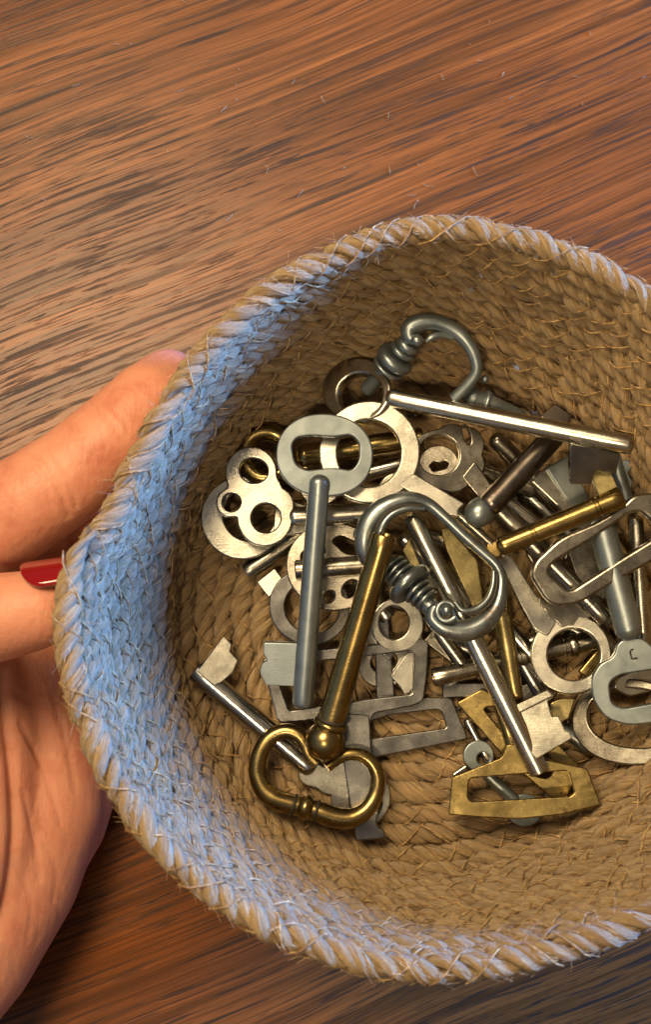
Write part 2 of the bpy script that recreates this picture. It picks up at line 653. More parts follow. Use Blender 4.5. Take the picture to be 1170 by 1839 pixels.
s = SL[np.searchsorted(TT, 1.2)]
flip = 0
while s < SL[-1] - 0.8:
    tau0 = float(np.interp(s, SL, TT))
    top = tau0 > NF + NW - 1.0
    floor_ = tau0 < NF
    lo, hi = (-1.35, 1.35)
    if top:
        lo, hi = -1.2, 2.7
    ph = np.linspace(lo, hi, 7)
    # two threads cross: one slants forward, one back
    for sl in ((0.30,) if random.random() < 0.6 else (-0.26,)):
        if random.random() < 0.14:
            continue
        sl = sl * random.uniform(0.7, 1.5)
        ss = s + random.uniform(-0.1, 0.1) + sl * (ph / 1.35)
        tt = np.interp(ss, SL, TT)
        c = cord(tt)
        T, nn, bb = cross_frame(tt)
        sgn = -1.0 if not floor_ else 1.0
        up = bb * np.sign(bb[:, 2:3] + 1e-6) if not floor_ else bb
        rad_ = 0.254 + 0.02 * random.random()
        P = c + rad_ * (nn * np.cos(ph)[:, None] + up * np.sin(ph)[:, None])
        P += rng.normal(0, 0.006, P.shape)
        add_thread(P, 0.015 * random.uniform(0.8, 1.25))
    s += random.uniform(0.48, 0.66)
me = mesh_from('stitching', np.concatenate(V), F, BO, sharp=None)
st = link('stitching', me, THREAD, basket)
st['kind'] = 'stuff'

# loose fibres: most lie along the strands, some stand off
NFZ = 17000
u = rng.random(NFZ)
tau0 = np.where(u < 0.22, rng.uniform(NF + NW - 1.6, NF + NW - 0.03, NFZ),
                np.where(u < 0.72, rng.uniform(NF, NF + NW - 0.6, NFZ), NF * np.sqrt(rng.uniform(0.02, 1, NFZ))))
c = cord(tau0)
T, nn, bb = cross_frame(tau0)
rimf = tau0 > NF + NW - 1.6
ph = np.where(rimf, rng.uniform(-np.pi, np.pi, NFZ), rng.uniform(-1.25, 1.25, NFZ))
out = nn * np.cos(ph)[:, None] + bb * np.sin(ph)[:, None]
tang = bb * np.cos(ph)[:, None] - nn * np.sin(ph)[:, None]
wild = rng.random(NFZ) < 0.15
L = rng.uniform(0.10, 0.40, NFZ) * np.where(wild & (rng.random(NFZ) < 0.06), 1.8, 0.85)
sg = rng.choice([-1.0, 1.0], NFZ)
d = (T * 0.85 + tang * 0.5) * sg[:, None] + out * np.where(wild, rng.uniform(0.05, 0.6, NFZ), rng.uniform(-0.02, 0.12, NFZ))[:, None]
d += rng.normal(0, 1, (NFZ, 3)) * np.where(wild, 0.35, 0.13)[:, None]
d /= np.linalg.norm(d, axis=1)[:, None]
curl = rng.normal(0, 1, (NFZ, 3)) * np.where(wild, 0.5, 0.2)[:, None]
t = np.linspace(0, 1, 5)[None, :, None]
P = (c + out * 0.243)[:, None] + d[:, None] * L[:, None, None] * t + curl[:, None] * L[:, None, None] * t * t * 0.5
rad_ = np.array([0.0050, 0.0050, 0.0048, 0.004, 0.0025])[None] * rng.uniform(0.7, 1.3, NFZ)[:, None]
e1 = np.cross(d, out); e1 /= np.linalg.norm(e1, axis=1)[:, None] + 1e-9
e2 = np.cross(d, e1)
VV = []
for q in range(3):
    a_ = 2 * np.pi * q / 3
    VV.append(P + rad_[:, :, None] * (e1 * math.cos(a_) + e2 * math.sin(a_))[:, None])
VV = np.stack(VV, 2).reshape(-1, 3)
i = np.arange(NFZ)[:, None, None] * 15 + np.arange(4)[None, :, None] * 3
q = np.arange(3)[None, None]
q2 = (q + 1) % 3
FF = np.stack([i + q, i + q2, i + 3 + q2, i + 3 + q], -1).reshape(-1, 4)
me = mesh_from('loose_fibre', VV, FF.tolist(), BO, sharp=None)
fz = link('loose_fibre', me, FUZZ, basket)
fz['kind'] = 'stuff'

# ------------------------------------------------------------------ keys
KEYS = []
GROUP = 'old keys piled in the basket'


def plane_of(A, B, roll=0.0):
    A, B = Vector(A), Vector(B)
    d = (B - A).normalized()
    s = Vector((0, 0, 1)).cross(d).normalized()
    s = Matrix.Rotation(math.radians(roll), 3, d) @ s
    n = d.cross(s)
    if n.z < 0:
        n = -n
    return A, n.normalized()


class Key:
    def __init__(self, name, label, A, B, mat, roll=0.0):
        """A, B = (px, py, h): bow end and tip of the shaft's centre line"""
        self.A, self.B = fl(*A), fl(*B)
        self.mat = mat
        self.o, self.n = plane_of(self.A, self.B, roll)
        e = bpy.data.objects.new(name, None)
        scene.collection.objects.link(e)
        e.location = self.A * CM
        e.empty_display_size = 0.01
        e['label'] = label
        e['category'] = 'key'
        e['group'] = GROUP
        self.e = e
        KEYS.append(self)

    def put(self, part, V, F, mat=None, sharp=38, parent=None):
        me = mesh_from(part, V, F, self.A, sharp=sharp)
        return link(part, me, mat or self.mat, parent or self.e)

    def plate(self, part, loops, th=0.20, bev=0.03, lift=0.0, mat=None, n=None, o=None):
        o = (o or self.o)
        n = n or self.n
        o = o + n * lift
        ex = (RIGHT - n * RIGHT.dot(n)).normalized()
        ey = n.cross(ex)
        cu = bpy.data.curves.new('c', 'CURVE')
        cu.dimensions = '2D'
        cu.fill_mode = 'BOTH'
        bev = min(bev, th * 0.45)
        cu.extrude = th / 2 - bev
        cu.bevel_depth = bev
        cu.bevel_resolution = 2
        cu.offset = -bev
        for i, lp in enumerate(loops):
            q = []
            for (x, y) in lp:
                p = onplane(x, y, o, n) - o
                q.append((p.dot(ex), p.dot(ey)))
            if (sarea(q) > 0) != (i == 0):
                q.reverse()
            sp = cu.splines.new('POLY')
            sp.points.add(len(q) - 1)
            for pt, (x, y) in zip(sp.points, q):
                pt.co = (x, y, 0, 1)
            sp.use_cyclic_u = True
        co = bpy.data.objects.new('c', cu)
        scene.collection.objects.link(co)
        dg = bpy.context.evaluated_depsgraph_get()
        me = bpy.data.meshes.new_from_object(co.evaluated_get(dg))
        bpy.data.objects.remove(co)
        bpy.data.curves.remove(cu)
        nvv = len(me.vertices)
        v = np.empty(nvv * 3); me.vertices.foreach_get('co', v); v = v.reshape(-1, 3)
        W = np.array(o - self.A)[None] + v[:, :1] * np.array(ex)[None] + v[:, 1:2] * np.array(ey)[None] + v[:, 2:] * np.array(n)[None]
        me.vertices.foreach_set('co', (W * CM).ravel())
        bm = bmesh.new(); bm.from_mesh(me)
        bmesh.ops.remove_doubles(bm, verts=bm.verts, dist=2e-6)
        bmesh.ops.recalc_face_normals(bm, faces=bm.faces)
        for f in bm.faces:
            f.smooth = True
        for ed in bm.edges:
            if len(ed.link_faces) == 2:
                ca, cb_ = (abs(f.normal.dot(n)) > 0.9995 for f in ed.link_faces)
                ed.smooth = (ca == cb_) and ed.calc_face_angle(0.0) < math.radians(40)
        bm.to_mesh(me); bm.free()
        me.name = part
        me.update()
        return link(part, me, mat or self.mat, self.e)

    def shaft(self, A=None, B=None, r0=18, r1=18, start='round', end='round', grooves=(), collars=(), lift=0.0, part='shaft', mat=None, sides=22):
        A = fl(*A) if A is not None else self.A
        B = fl(*B) if B is not None else self.B
        A = A + self.n * lift
        B = B + self.n * lift
        L = (B - A).length
        k0, k1 = px2cm(A) * r0, px2cm(B) * r1
        prof = []
        rad = lambda s: k0 + (k1 - k0) * s / L
        if start == 'round':
            for a in np.linspace(0, math.pi / 2, 6):
                prof.append((k0 * 0.8 * (1 - math.cos(a)), k0 * math.sin(a)))
        elif start == 'hollow':
            prof += [(0.5, 0.0), (0.5, k0 * 0.55), (0.03, k0 * 0.60), (0.0, k0 * 0.66), (0.0, k0 * 0.92), (0.03, k0)]
        else:
            prof += [(0.0, 0.0), (0.0, k0 * 0.88), (k0 * 0.12, k0)]
        ev = sorted([(g * L, 'g') for g in grooves] + [(c[0] * L, c) for c in collars], key=lambda q: q[0])
        for s, c in ev:
            if c == 'g':
                prof += [(s - 0.05, rad(s)), (s - 0.03, rad(s) * 0.90), (s + 0.03, rad(s) * 0.90), (s + 0.05, rad(s))]
            else:
                w, q = c[1] * px2cm(A), c[2] * px2cm(A)
                prof.append((s - w, rad(s)))
                for a in np.linspace(-math.pi / 2, math.pi / 2, 7):
                    prof.append((s + w * 0.9 * math.sin(a), rad(s) + (q - rad(s)) * math.cos(a) ** 0.7 if abs(a) < 1.5 else rad(s)))
                prof.append((s + w, rad(s)))
        for f in np.linspace(0.08, 0.92, 6):
            if all(abs(f * L - s) > 0.15 for s, _ in ev):
                prof.append((f * L, rad(f * L) * random.uniform(0.992, 1.006)))
        head, body = (prof[:6], prof[6:]) if start != 'flat' else (prof[:3], prof[3:])
        body.sort(key=lambda q: q[0])
        prof = head + body
        if end == 'round':
            for a in np.linspace(math.pi / 2, 0, 6):
                prof.append((L - k1 * 0.8 * (1 - math.sin(math.pi / 2 - a + math.pi / 2) if False else (1 - math.cos(a))), k1 * math.sin(a)))
        elif end == 'hollow':
            prof += [(L - 0.03, k1), (L, k1 * 0.92), (L, k1 * 0.66), (L - 0.03, k1 * 0.60), (L - 0.5, k1 * 0.55), (L - 0.5, 0.0)]
        else:
            prof += [(L - k1 * 0.15, k1), (L, k1 * 0.86), (L, 0.0)]
        Vv, Ff = lathe(A, B, prof, sides)
        return self.put(part, Vv, Ff, mat)

    def loop(self, part, pts, radii, closed=False, n=7, sides=14, mat=None, flat=None, parent=None):
        """swept bow: pts (px,py,h) with radii px"""
        P3 = [np.array(fl(*p)) for p in pts]
        k = np.mean([px2cm(p) for p in P3])
        dat = np.concatenate([np.array(P3), np.array(radii, float)[:, None] * k], 1)
        q = catmull(dat, n, closed)
        Vv, Ff = sweep(q[:, :3], q[:, 3], sides, closed)
        return self.put(part, Vv, Ff, mat, parent=parent)

    def ball(self, part, P, r, sy=1.0, axis=None, mat=None):
        c = fl(*P)
        R = r * px2cm(c)
        d = (axis or (self.B - self.A)).normalized()
        A = c - d * R * sy
        prof = [(R * sy * (1 - math.cos(a)), R * math.sin(a)) for a in np.linspace(0, math.pi, 13)]
        Vv, Ff = lathe(A, A + d, prof, 24)
        return self.put(part, Vv, Ff, mat)


# --- floor layer -------------------------------------------------------------------------------
k = Key('key', 'polished steel key with square bit, lying under the brass ring bow near the left wall', (565, 1385, 0.26), (352, 1203, 0.42), STEEL)
k.shaft(r0=19, r1=21, start='round', end='hollow')
k.plate('bit', [Rp([(354, 1206), (402, 1142), (417, 1158), (413, 1170), (428, 1186), (418, 1208), (400, 1224), (385, 1232)], 3)], 0.16, 0.02, lift=0.20, mat=STEEL_SPECK)
k.plate('bow', [Star((612, 1415), [(560, 1390, 24), (612, 1385, 28), (648, 1432, 54), (590, 1405, 22)]), Ee(657, 1438, 29, 34)], 0.14, 0.03, lift=-0.16, mat=NICKEL)

k = Key('key', 'grey steel key with narrow trapezoid bow beneath the larger trapezoid frame', (726, 1268, 0.20), (684, 1095, 0.24), STEEL_GREY)
k.plate('bow', [Rp([(652, 1282), (762, 1252), (811, 1253), (841, 1327), (666, 1362)], 8), Rp([(664, 1296), (700, 1284), (786, 1274), (795, 1279), (803, 1307), (664, 1327)], 7)], 0.20, 0.03)
k.plate('shaft', [Rp([(672, 1095), (697, 1095), (709, 1250), (676, 1256)], 3)], 0.22, 0.03, lift=0.03)

k = Key('key', 'nickel key with plain oval ring seen through the steel trapezoid frame', (712, 1180, 0.14), (735, 1235, 0.14), NICKEL)
k.plate('bow', [Ee(693, 1192, 49, 42, -20), Ee(690, 1188, 24, 19, -20)], 0.16)
k.plate('shaft', [Rp([(716, 1230), (700, 1215), (732, 1170), (745, 1172), (742, 1240), (728, 1250)], 6)], 0.13, 0.03, lift=0.17)

k = Key('key', 'nickel key with small round bow between the brass tube and the ornate collar', (715, 1120, 0.55), (735, 1215, 0.45), NICKEL)
k.plate('bow', [Ee(714, 1122, 47, 49), Ee(708, 1118, 27, 30)], 0.18)
k.plate('shaft', [Rp([(735, 1140), (758, 1125), (758, 1170), (733, 1172)], 4)], 0.22, 0.03, lift=-0.04)

k = Key('key', 'zinc grey little key with ring bow poking out under the flat brass bow', (862, 1362, 0.20), (945, 1462, 0.14), ZINC)
k.plate('bow', [Cc(860, 1357, 28), Cc(868, 1362, 11)], 0.16)
k.shaft((870, 1385, 0.16), (930, 1442, 0.14), 11, 11)
k.plate('bit', [Ee(943, 1455, 32, 30)], 0.12, 0.03, lift=-0.05)

k = Key('key', 'thin steel key tip beside the small zinc ring at the pile edge', (850, 1318, 0.18), (812, 1396, 0.10), STEEL)
k.shaft((838, 1290, 0.2), (880, 1370, 0.14), 8, 8)
k.plate('bit', [Rp([(812, 1390), (838, 1372), (846, 1390), (820, 1404)], 4)], 0.12)

k = Key('key', 'brass key with wide flat frame bow lying mostly under the speckled steel key', (910, 1300, 0.26), (1030, 1235, 0.40), BRASS_GOLD)
k.plate('bow', [Rp([(820, 1262), (867, 1236), (958, 1290), (1042, 1376), (1018, 1436), (990, 1432), (905, 1358)], 6),
                Rp([(868, 1272), (884, 1268), (950, 1315), (1000, 1372), (985, 1398), (958, 1392), (900, 1310)], 9)], 0.20)
k.plate('bit', [Rp([(988, 1262), (1010, 1252), (1034, 1254), (1022, 1290), (1004, 1300), (986, 1286)], 5)], 0.24, lift=0.15, mat=BRASS_BRIGHT)

k = Key('key', 'flat brass key with trapezoid bow at the bottom of the pile', (922, 1362, 0.84), (890, 1225, 0.84), BRASS_GOLD)
k.plate('bow', [Rp([(812, 1396), (902, 1360), (912, 1336), (938, 1336), (950, 1358), (1056, 1380), (1080, 1446), (1010, 1463), (934, 1471), (866, 1468), (806, 1463)], 7),
                Rp([(843, 1398), (940, 1390), (1022, 1384), (1032, 1424), (1024, 1430), (848, 1440), (841, 1432)], 10)], 0.20, 0.03, n=Vector((-0.10, 0.045, 1)).normalized())
k.shaft((925, 1350, 0.5), (885, 1220, 0.6), 13, 12)

k = Key('key', 'steel key with ringed shaft seen through the pale nickel ring', (1085, 1146, 0.42), (778, 1217, 0.50), NICKEL_DARK)
k.shaft(r0=17, r1=17, start='round', end='hollow', collars=[(0.18, 9, 22)], grooves=[0.24, 0.45, 0.5])
k.plate('bow', [Cc(1120, 1140, 48), Cc(1120, 1140, 28)], 0.16, lift=-0.1)

k = Key('key', 'nickel key with oval bow at the right edge, lowest in its corner', (1118, 1230, 0.62), (1090, 1100, 0.8), NICKEL_DARK)
k.plate('bow', [Ee(1133, 1297, 103, 77, 6, 60, 2.2), Ee(1140, 1290, 82, 53, 6, 60, 2.2)], 0.22, 0.035, n=Vector((-0.48, 0.10, 1)).normalized(), o=fl(1120, 1295, 0.75))
k.plate('shaft', [Rp([(1100, 1235), (1110, 1215), (1170, 1190), (1175, 1240), (1130, 1250)], 8)], 0.2, lift=0.1, mat=NICKEL)

k = Key('key', 'nickel key with plain ring bow tucked under the clover bow on the left', (495, 935, 0.62), (640, 985, 0.6), NICKEL)
k.plate('bow', [Ee(436, 931, 75, 74), Ee(448, 925, 47, 47)], 0.20, 0.03)
k.plate('shaft', [Rp([(495, 890), (540, 905), (600, 925), (600, 962), (545, 958), (490, 968)], 8)], 0.17, lift=0.02)

k = Key('key', 'small nickel tube key with bright square bit under the left rings', (575, 940, 0.42), (442, 1028, 0.30), NICKEL_DARK)
k.shaft(r0=16, r1=16, start='round', end='hollow')
k.plate('bit', [Rp([(462, 1046), (494, 1021), (509, 1041), (484, 1074)], 2)], 0.18, 0.02, lift=0.02, mat=NICKEL)

k = Key('key', 'dull steel key with round ring crossing behind the long zinc shaft', (620, 1120, 0.36), (705, 1180, 0.3), STEEL_GREY)
k.plate('bow', [Ee(556, 1090, 73, 69, 20), Ee(560, 1092, 49, 45, 20)], 0.20, 0.03)
k.plate('shaft', [Rp([(612, 1110), (625, 1095), (715, 1165), (700, 1188)], 4)], 0.16)

k = Key('key', 'nickel key with pierced round bow and shaft across it, behind the zinc shaft', (531, 1022, 0.86), (700, 1008, 0.9), NICKEL_DARK)
k.plate('bow', [Ee(600, 1018, 86, 79, 10), Rp([(540, 995), (575, 975), (588, 990), (570, 1012), (545, 1020)], 9), Rp([(545, 1045), (575, 1050), (582, 1062), (560, 1072)], 7),
                Ee(592, 1072, 9, 12, 30), Ee(630, 1058, 13, 18, 40), Rp([(596, 972), (612, 962), (640, 975), (645, 998), (620, 995)], 8)], 0.20, 0.03)
k.shaft((530, 1023, 1.02), (690, 1012, 1.05), 18, 17, start='flat')

k = Key('key', 'golden brass key with fat ring bow at the upper left, under the clover bow', (532, 822, 0.92), (760, 785, 1.02), BRASS_GOLD)
k.loop('bow', [(478 + 40 * math.cos(a), 817 + 42 * math.sin(a), 0.80) for a in np.linspace(0, 2 * math.pi, 12, endpoint=False)], [13, 14, 15, 15, 14, 13, 13, 14, 16, 16, 14, 13], closed=True)
k.shaft(r0=22, r1=18, start='round', end='flat', collars=[(0.27, 7, 23)])

k = Key('key', 'steel shaft key passing low behind the large nickel ring', (600, 864, 0.45), (765, 822, 0.5), STEEL)
k.shaft(r0=15, r1=15)
k.plate('bow', [Cc(575, 872, 38), Cc(575, 872, 20)], 0.16)

# right-hand under layers
for (A, B, r, mt, lab, bow) in [
    ((884, 782, 1.25), (1010, 905, 0.75), 16, NICKEL_DARK, 'tarnished nickel shaft key slanting under the browned iron shaft', None),
    ((858, 846, 0.95), (960, 880, 0.7), 16, NICKEL_DARK, 'short nickel shaft key with bright end behind the browned iron shaft', None),
    ((970, 848, 1.05), (1060, 940, 0.95), 24, NICKEL, 'pale flat nickel key below the square brass bit', 'flat'),
    ((1000, 830, 1.15), (1042, 905, 1.0), 23, ZINC, 'grey zinc flat key standing between the iron shaft and brass bit', 'flat'),
    ((1100, 812, 1.3), (1128, 905, 1.2), 14, ZINC, 'grey zinc key with notched bit at the right end of the long steel shaft', 'bit'),
    ((1142, 925, 1.2), (1158, 1165, 0.9), 14, NICKEL, 'nickel shaft key upright behind the large rounded frame bow at right', None),
    ((1040, 960, 0.95), (1075, 1080, 0.9), 30, NICKEL_DARK, 'tarnished flat nickel key under the rounded frame bow', 'flat'),
    ((760, 960, 0.75), (850, 985, 0.7), 16, NICKEL_DARK, 'short nickel shaft seen inside the ornate loop', None),
    ((905, 1120, 0.55), (985, 1210, 0.5), 15, STEEL, 'polished steel key between the brass shaft and pale nickel ring', None),
    ((935, 1165, 0.3), (1010, 1120, 0.3), 14, STEEL, 'low steel shaft crossing beneath the pale nickel ring', None),
    ((770, 1140, 0.35), (830, 1190, 0.35), 15, NICKEL_DARK, 'stubby tarnished key under the ornate loop beside the trapezoid frame', 'flat'),
    ((1050, 1215, 0.25), (1085, 1170, 0.25), 14, BRASS_GOLD, 'brass sliver key inside the pale nickel ring', 'flat'),
    ((780, 1010, 0.35), (850, 1090, 0.35), 17, STEEL, 'steel shaft key deep beneath the ornate loop', None),
    ((960, 985, 0.6), (1010, 1075, 0.55), 18, NICKEL, 'nickel key lying low left of the rounded frame bow', 'flat'),
    ((800, 1150, 0.2), (900, 1190, 0.2), 14, STEEL_GREY, 'grey steel shaft on the basket floor right of the trapezoid frame', None),
    ((700, 1080, 0.3), (790, 1100, 0.3), 14, NICKEL_DARK, 'tarnished shaft key under the ornate collar', None),
    ((1000, 1110, 0.2), (1110, 1180, 0.2), 14, STEEL_GREY, 'grey steel shaft lowest under the seven-stamped zinc key', None),
    ((880, 880, 0.6), (980, 960, 0.55), 15, STEEL, 'steel shaft key under the brass tube key', None),
    ((1060, 910, 0.7), (1125, 885, 0.9), 14, STEEL_GREY, 'grey steel shaft at the right behind the brass tube end', None),
    ((1000, 1300, 0.2), (1060, 1345, 0.2), 12, ZINC_DARK, 'aged zinc key end near the flat brass frame, under the bit', None),
    ((785, 1130, 0.55), (848, 1216, 0.45), 13, NICKEL_DARK, 'thin tarnished shaft under the bottom of the ornate loop', 'tip'),
    ((930, 1175, 0.35), (978, 1258, 0.30), 15, STEEL_GREY, 'grey steel shaft left of the pale nickel ring, pointing at the notched bit', 'tip'),
    ((795, 1240, 0.16), (905, 1238, 0.16), 14, STEEL_GREY, 'grey flat key lying on the floor behind the brass frame bows', 'flat'),
    ((860, 1100, 0.30), (965, 1172, 0.28), 16, NICKEL_DARK, 'tarnished nickel shaft running under the brass tapering shaft', 'tip'),
    ((1060, 1120, 0.40), (1165, 1232, 0.45), 15, NICKEL_DARK, 'tarnished nickel shaft low under the zinc oval bow at right', 'tip'),
    ((720, 960, 0.62), (805, 1045, 0.50), 16, NICKEL, 'nickel shaft low behind the top of the speckled steel key', 'tip'),
    ((1100, 960, 0.50), (1168, 1060, 0.50), 17, BRASS, 'old brass shaft deep beneath the large rounded frame bow', 'tip'),
    ((930, 870, 0.35), (1055, 990, 0.35), 15, STEEL_GREY, 'grey steel shaft deepest under the old brass tube key', 'tip'),
    ((640, 1035, 0.40), (698, 1112, 0.35), 15, NICKEL, 'nickel shaft showing between the pierced bow and the brass tube', 'tip'),
    ((850, 880, 0.45), (930, 905, 0.45), 15, NICKEL_DARK, 'tarnished shaft low beneath the grey knob end', 'tip'),
]:
    k = Key('key', lab, A, B, mt)
    if bow == 'flat':
        a, b = Vector(A[:2]), Vector(B[:2])
        d = (b - a).normalized(); s_ = Vector((-d.y, d.x)) * r
        k.plate('shaft', [Rp([tuple(a + s_), tuple(b + s_ * 0.8), tuple(b - s_ * 0.8), tuple(a - s_)], 5)], 0.2, 0.03)
    else:
        k.shaft(r0=r, r1=r, end='hollow' if random.random() < 0.4 else 'round')
    if bow == 'tip':
        a, b = Vector(A[:2]), Vector(B[:2])
        d = (b - a).normalized(); s_ = Vector((-d.y, d.x))
        p_ = b - d * 42
        k.plate('bit', [Rp([tuple(p_), tuple(p_ + s_ * 40), tuple(p_ + s_ * 40 + d * 12), tuple(p_ + s_ * 32 + d * 14), tuple(p_ + s_ * 32 + d * 20), tuple(p_ + s_ * 40 + d * 22), tuple(p_ + s_ * 38 + d * 34), tuple(p_ + d * 34)], 3)], 0.16, 0.02)
    if bow == 'bit':
        k.plate('bit', [Rp([(1098, 826), (1130, 826), (1136, 840), (1128, 850), (1137, 866), (1130, 890), (1104, 890)], 3)], 0.18)

# --- middle layer ------------------------------------------------------------------------------
k = Key('key', 'steel key with open trapezoid frame bow and notched flat stem below the brass key', (640, 1285, 0.44), (660, 1505, 0.34), STEEL_GREY)
k.plate('bow', [Rp([(470, 1185), (500, 1172), (650, 1160), (757, 1146), (770, 1153), (768, 1210), (761, 1259), (742, 1268), (672, 1281), (664, 1300), (640, 1300), (625, 1287), (505, 1299), (497, 1290)], 8),
                Rp([(492, 1196), (640, 1181), (738, 1169), (745, 1175), (740, 1246), (650, 1256), (520, 1276)], 6)], 0.20, 0.035)
k.plate('shaft', [Rp([(622, 1280), (664, 1284), (668, 1350), (684, 1440), (676, 1476), (681, 1486), (691, 1490), (692, 1505), (640, 1510), (628, 1440), (616, 1360)], 5)], 0.17, 0.03, lift=0.03)

k = Key('key', 'nickel clover key with three round holes at the left of the pile', (530, 928, 1.05), (720, 915, 1.0), NICKEL)
k.plate('bow', [Star((455, 895), [(451, 850, 47), (414, 904, 26), (476, 932, 50), (440, 890, 34), (497, 908, 32), (468, 885, 40)]),
                Ee(456, 846, 25, 22, 10), Cc(416, 903, 16), Cc(478, 931, 26)], 0.18, 0.035, lift=0.06)
k.shaft((516, 929, 1.05), (705, 917, 1.05), 18, 18)

k = Key('key', 'nickel key with wide flat ring bow behind the zinc oval', (738, 868, 2.06), (840, 925, 2.06), NICKEL)
k.plate('bow', [Ee(664, 813, 91, 92, 0, 60), Ee(663, 815, 57, 60, 0, 60)], 0.20, 0.04)
k.plate('shaft', [Rp([(715, 872), (742, 850), (835, 905), (822, 918), (826, 930), (800, 925)], 5)], 0.18, 0.03, lift=0.02)

k = Key('key', 'nickel key with forked double ring bow left of the browned iron shaft', (845, 845, 1.35), (915, 935, 1.25), NICKEL_DARK)
k.plate('bow', [Star((818, 825), [(788, 826, 54), (836, 800, 34), (845, 835, 26), (812, 845, 40), (812, 800, 38)]), Ee(788, 818, 37, 36), Ee(838, 782, 6, 18, -15)], 0.20, 0.03)
k.plate('shaft', [Rp([(828, 858), (852, 828), (905, 905), (880, 918)], 6)], 0.20, 0.03, lift=0.02)

k = Key('key', 'small nickel disc bow with jagged hole showing through the forked bow', (788, 835, 0.98), (800, 900, 1.02), NICKEL_DARK)
k.plate('bow', [Ee(788, 833, 36, 32), Rp([(772, 838), (780, 831), (790, 833), (798, 829), (806, 834), (802, 842), (788, 846), (778, 848)], 2)], 0.2)
k.shaft((795, 860, 0.9), (805, 905, 0.75), 12, 12)

k = Key('key', 'browned iron key with round shaft and grey knob end slanting up right', (866, 922, 1.95), (1010, 765, 1.75), IRON)
k.shaft((870, 918, 1.95), (1006, 772, 1.8), 23, 21)
k.ball('knob', (862, 920, 1.88), 26, 1.15, mat=ZINC)
k.plate('bit', [Rp([(970, 750), (996, 726), (1028, 748), (1015, 775), (985, 770)], 3)], 0.2, lift=-0.1)

k = Key('key', 'tarnished steel key bar lying alongside the ornate loop', (798, 900, 1.75), (900, 992, 1.6), NICKEL_DARK)
k.shaft(r0=10, r1=9)
k.shaft((812, 900, 1.55), (880, 985, 1.4), 9, 9, part='bow')

k = Key('key', 'nickel tube key with wavy bit under the rounded frame bow at right', (880, 900, 1.12), (1090, 1113, 1.15), NICKEL_DARK)
k.shaft(r0=18, r1=18, end='hollow', grooves=[0.8, 0.86])
k.plate('bit', [Rp([(966, 1072), (985, 1078), (1012, 1062), (1062, 1108), (1036, 1134), (1022, 1124), (1008, 1128), (998, 1116), (984, 1113), (980, 1098), (968, 1092)], 4)], 0.18, 0.03, lift=-0.06)

k = Key('key', 'pale nickel key with plain round ring right of the brass shaft', (962, 1120, 1.05), (890, 975, 1.05), NICKEL)
k.plate('bow', [Ee(1026, 1176, 73, 72, 0, 60), Ee(1031, 1176, 47, 46, 0, 50)], 0.20, 0.04, n=Vector((-0.075, 0.05, 1)).normalized(), o=fl(990, 1140, 1.05))
k.plate('shaft', [Rp([(984, 1144), (960, 1132), (936, 1090), (896, 1006), (905, 992), (922, 1004), (958, 1062), (1000, 1118)], 6)], 0.19, 0.03, lift=0.02)

k = Key('key', 'brass key with flat pointed bow and tapering shaft behind the speckled steel key', (868, 1060, 0.95), (928, 1258, 0.80), BRASS_BRIGHT)
k.plate('bow', [Rp([(792, 950), (806, 948), (858, 1006), (869, 1088), (848, 1090), (800, 985)], 5)], 0.18, 0.03)
k.plate('bow', [Rp([(722, 990), (735, 965), (756, 1015), (762, 1030), (745, 1030)], 3)], 0.18, 0.03)
k.shaft((890, 1040, 0.85), (928, 1258, 0.85), 20, 14, grooves=[0.26, 0.3])

# --- top layer ---------------------------------------------------------------------------------
k = Key('key', 'speckled bright steel key with big notched bit crossing the middle of the pile', (738, 922, 1.72), (971, 1388, 1.12), STEEL_SPECK)
k.shaft(r0=17, r1=19, start='round', end='flat', grooves=[])
k.plate('bit', [Rp([(912, 1274), (984, 1238), (996, 1250), (984, 1260), (992, 1288), (1004, 1286), (1016, 1314), (1023, 1313), (1029, 1326), (964, 1364), (948, 1345)], 3)], 0.24, 0.02, n=Vector((-0.11, 0.065, 1)).normalized(), o=fl(950, 1318, 1.24))
k.plate('bit', [Rp([(915, 1272), (984, 1239), (994, 1250), (930, 1282)], 3)], 0.10, 0.02, n=Vector((-0.11, 0.065, 1)).normalized(), o=fl(950, 1318, 1.38))
k.plate('bow', [Cc(716, 886, 38), Cc(716, 886, 20)], 0.18, lift=-0.2)

k = Key('key', 'grey zinc key with rounded oval bow stamped with a numeral at the right edge', (1132, 1145, 1.62), (1080, 935, 1.80), ZINC, roll=-5)
k.shaft((1135, 1150, 1.62), (1078, 930, 1.75), 25, 24, start='round', collars=[])
k.plate('bow', [Rp([(1110, 1150), (1152, 1142), (1180, 1168), (1250, 1180), (1272, 1215), (1262, 1262), (1225, 1292), (1128, 1303), (1088, 1290), (1064, 1255), (1061, 1218), (1078, 1190), (1102, 1180)], 22, 9),
                Rp([(1094, 1226), (1112, 1212), (1215, 1196), (1238, 1212), (1232, 1240), (1205, 1256), (1120, 1272), (1098, 1262)], 16, 9)], 0.22, 0.04, lift=-0.08)
# the stamped 7, seen upside down
pl_o = k.o + k.n * 0.035
sp = []
for (x, y) in [(1134, 1168), (1133, 1172), (1136, 1183), (1146, 1182)]:
    sp.append(np.array(onplane(x, y, pl_o, k.n)))
Vv, Ff = sweep(np.array(sp), 0.022, 8)
k.put('stamped_numeral', Vv, Ff, TARNISH)
sp = [np.array(onplane(x, y, pl_o, k.n)) for (x, y) in [(1134, 1168), (1136, 1166), (1139, 1167)]]
Vv, Ff = sweep(np.array(sp), 0.018, 8)
k.put('stamped_numeral', Vv, Ff, TARNISH)

